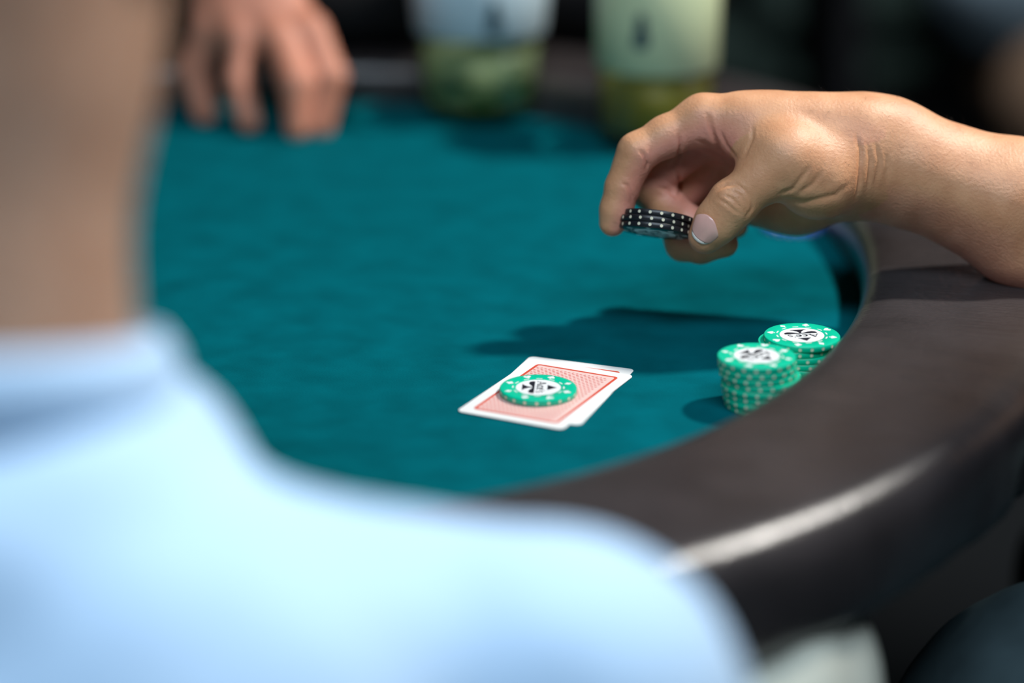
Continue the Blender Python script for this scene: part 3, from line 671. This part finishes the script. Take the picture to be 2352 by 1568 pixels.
def tumbler(label, loc, r0, r1, hgt, band, band_m, drink, lev, mint, logo_ang, logo_z):
    t = thing('tumbler', label, 'glass', loc)
    rad = lambda z: r0 + (r1 - r0) * z / hgt
    V, F = lathe([(0, 0), (r0 - .003, 0), (r0, .003), (rad(hgt), hgt), (rad(hgt) - .0022, hgt), (rad(.012) - .0026, .012), (0, .010)], 48); from_py('glass_wall', V, F, M['glass'], t)
    V, F = lathe([(0, .0125), (rad(.0125) - .0032, .0125), (rad(lev) - .0032, lev), (0, lev)], 40); from_py('drink', V, F, drink, t)
    e = .0004
    V, F = lathe([(rad(band[0]) + e, band[0]), (rad(band[0]) + 2 * e, band[0] + e), (rad(band[1]) + 2 * e, band[1] - e), (rad(band[1]) + e, band[1])], 64); b = from_py('printed_band', V, F, band_m, t)
    # dark emblem on the band, facing the players
    g = []; nn = 12
    shape = [(0, 1.), (.45, .55), (.35, .1), (.6, -.3), (.55, -.8), (.1, -1), (-.5, -.9), (-.55, -.3), (-.3, .1), (-.4, .6)]
    pts = [(x * .010, y * .013 + logo_z) for x, y in shape]
    ctr = (0, logo_z); ring = []
    for x, z in [ctr] + pts:
        a = logo_ang + x / rad(z); rr_ = rad(z) + .0013; ring.append((rr_ * math.cos(a), rr_ * math.sin(a), z))
    from_py('emblem', ring, [(0, i + 1, (i + 1) % len(pts) + 1) for i in range(len(pts))], M['label_ink'], b, False)
    if mint:
        for k in range(6):
            a = -2.4 + k * .42; zc_ = .026 + .006 * math.sin(k * 2.1); rr_ = rad(zc_) - .0029
            out = [(0, -1), (.5, -.5), (.62, 0), (.4, .6), (0, 1), (-.4, .6), (-.62, 0), (-.5, -.5)]
            V = []
            for x, z in [(0, 0)] + out:
                aa = a + (x * .3 + z * 1.0) * .012 / rr_; V.append(((rr_) * math.cos(aa), (rr_) * math.sin(aa), zc_ + .009 * x - .003 * z))
            from_py('mint_leaf', V, [(0, i + 1, (i + 1) % 8 + 1) for i in range(8)], M['mint'], t)
    return t
g1 = onz(1103, 280, 0); g2 = onz(1508, 345, 0)
tumbler('tapered tumbler with white printed band and green drink with mint leaves', (g1[0], g1[1] + .02, .0005), .0405, .0535, .135, (.064, .128), M['label_white'], M['drink_green'], .052, True, R(-78), .082)
tumbler('straight tumbler with pale yellow-green printed band and amber drink, behind the hand', (g2[0], g2[1] + .02, .0005), .0410, .0430, .145, (.056, .138), M['label_cream'], M['drink_amber'], .052, False, R(-108), .088)

# ------------------------------------------------------------------ dim background
def chair(label, x, y, rz, m, group=None):
    t = thing('upholstered_chair', label, 'chair', (x, y, FLOOR), rz, group)
    bm = bmesh.new(); box(bm, (-.22, -.22, .36), (.22, .20, .42), .02); from_bm('seat', bm, m, t, True)
    bm = bmesh.new(); box(bm, (-.21, .21, .46), (.21, .25, .86), .03); from_bm('backrest', bm, m, t, True)
    for sx in (-1, 1):
        for sy in (-1, 1):
            bm = bmesh.new(); box(bm, (sx * .19 - .02, sy * .18 - .02, 0), (sx * .19 + .02, sy * .18 + .02, .37), .005); from_bm('leg', bm, M['wood'], t, True)
    return t
chair('dark green upholstered chair standing empty in the dim background', .48, 3.75, R(200), M['chair_green'])
chair('black chair under the man in the light blue shirt', -.176, .60, R(180), M['black_cloth'])
chair('black chair at the right end of the table', .68, 1.24, R(-90), M['black_cloth'])
chair('black chair across the table under the person in black', -.36, 2.16, R(0), M['black_cloth'])
chair('black chair under the blurred person in the background', .62, 2.95, R(90), M['black_cloth'])
bgp = thing('person', 'blurred seated person in grey-blue top and brown trousers in the background', 'person', (.64, 2.95, FLOOR))
PB = np.array([.64, 2.95, 0.])
hg4, eyes_b, _, bf = head_groups(PB + [.08, 0, .52], (1, -.3, -.1), (0, 0, 1))
TB_ = [([C(PB + [0, 0, .26], PB + [.04, 0, .42], .055, .05), C(PB + [0, 0, 0], PB + [0, 0, .2], .1, .1)], .03, 0), (hg4[0][0], .03, .03)] + hg4[1:]
b4, _, _ = body_mesh('body', TB_, .007, M['skin2']); up(b4, bgp); eyes(eyes_b, bgp); hair_of(bf, M['hair_dark'], bgp)
s4, _, _ = body_mesh('shirt', [([C(PB + [0, 0, -.09], PB + [0, 0, .12], .14, .14), C(PB + [0, -.19, .2], PB + [0, .19, .2], .07, .07), C(PB + [0, -.19, .2], PB + [.10, -.25, -.05], .07, .055), C(PB + [0, .19, .2], PB + [.10, .25, -.05], .07, .055)], .05, 0)], .009, M['grey_cloth'], None, None, wave_folds(25, .01, 41)); up(s4, bgp)
t4, _, _ = body_mesh('trousers', [([C(PB + [.04, -.09, -.25], PB + [.42, -.13, -.27], .095, .078), C(PB + [.04, .09, -.25], PB + [.42, .13, -.27], .095, .078), C(PB + [.42, -.13, -.27], PB + [.42, -.13, -.72], .075, .06), C(PB + [.42, .13, -.27], PB + [.42, .13, -.72], .075, .06)], .05, 0)], .009, M['brown_cloth'], None, None, wave_folds(25, .01, 43)); up(t4, bgp)

# ------------------------------------------------------------------ lamps on the ceiling (out of frame)
ld = thing('ceiling_panel', 'long cool white light panel on the ceiling above the camera', 'lamp', (PANEL_AT[0], PANEL_AT[1], PANEL_AT[2] - .22))
bm = bmesh.new(); box(bm, (-.88, -.25, .28), (.88, .25, .32), .005); from_bm('housing', bm, M['metal'], ld, True)
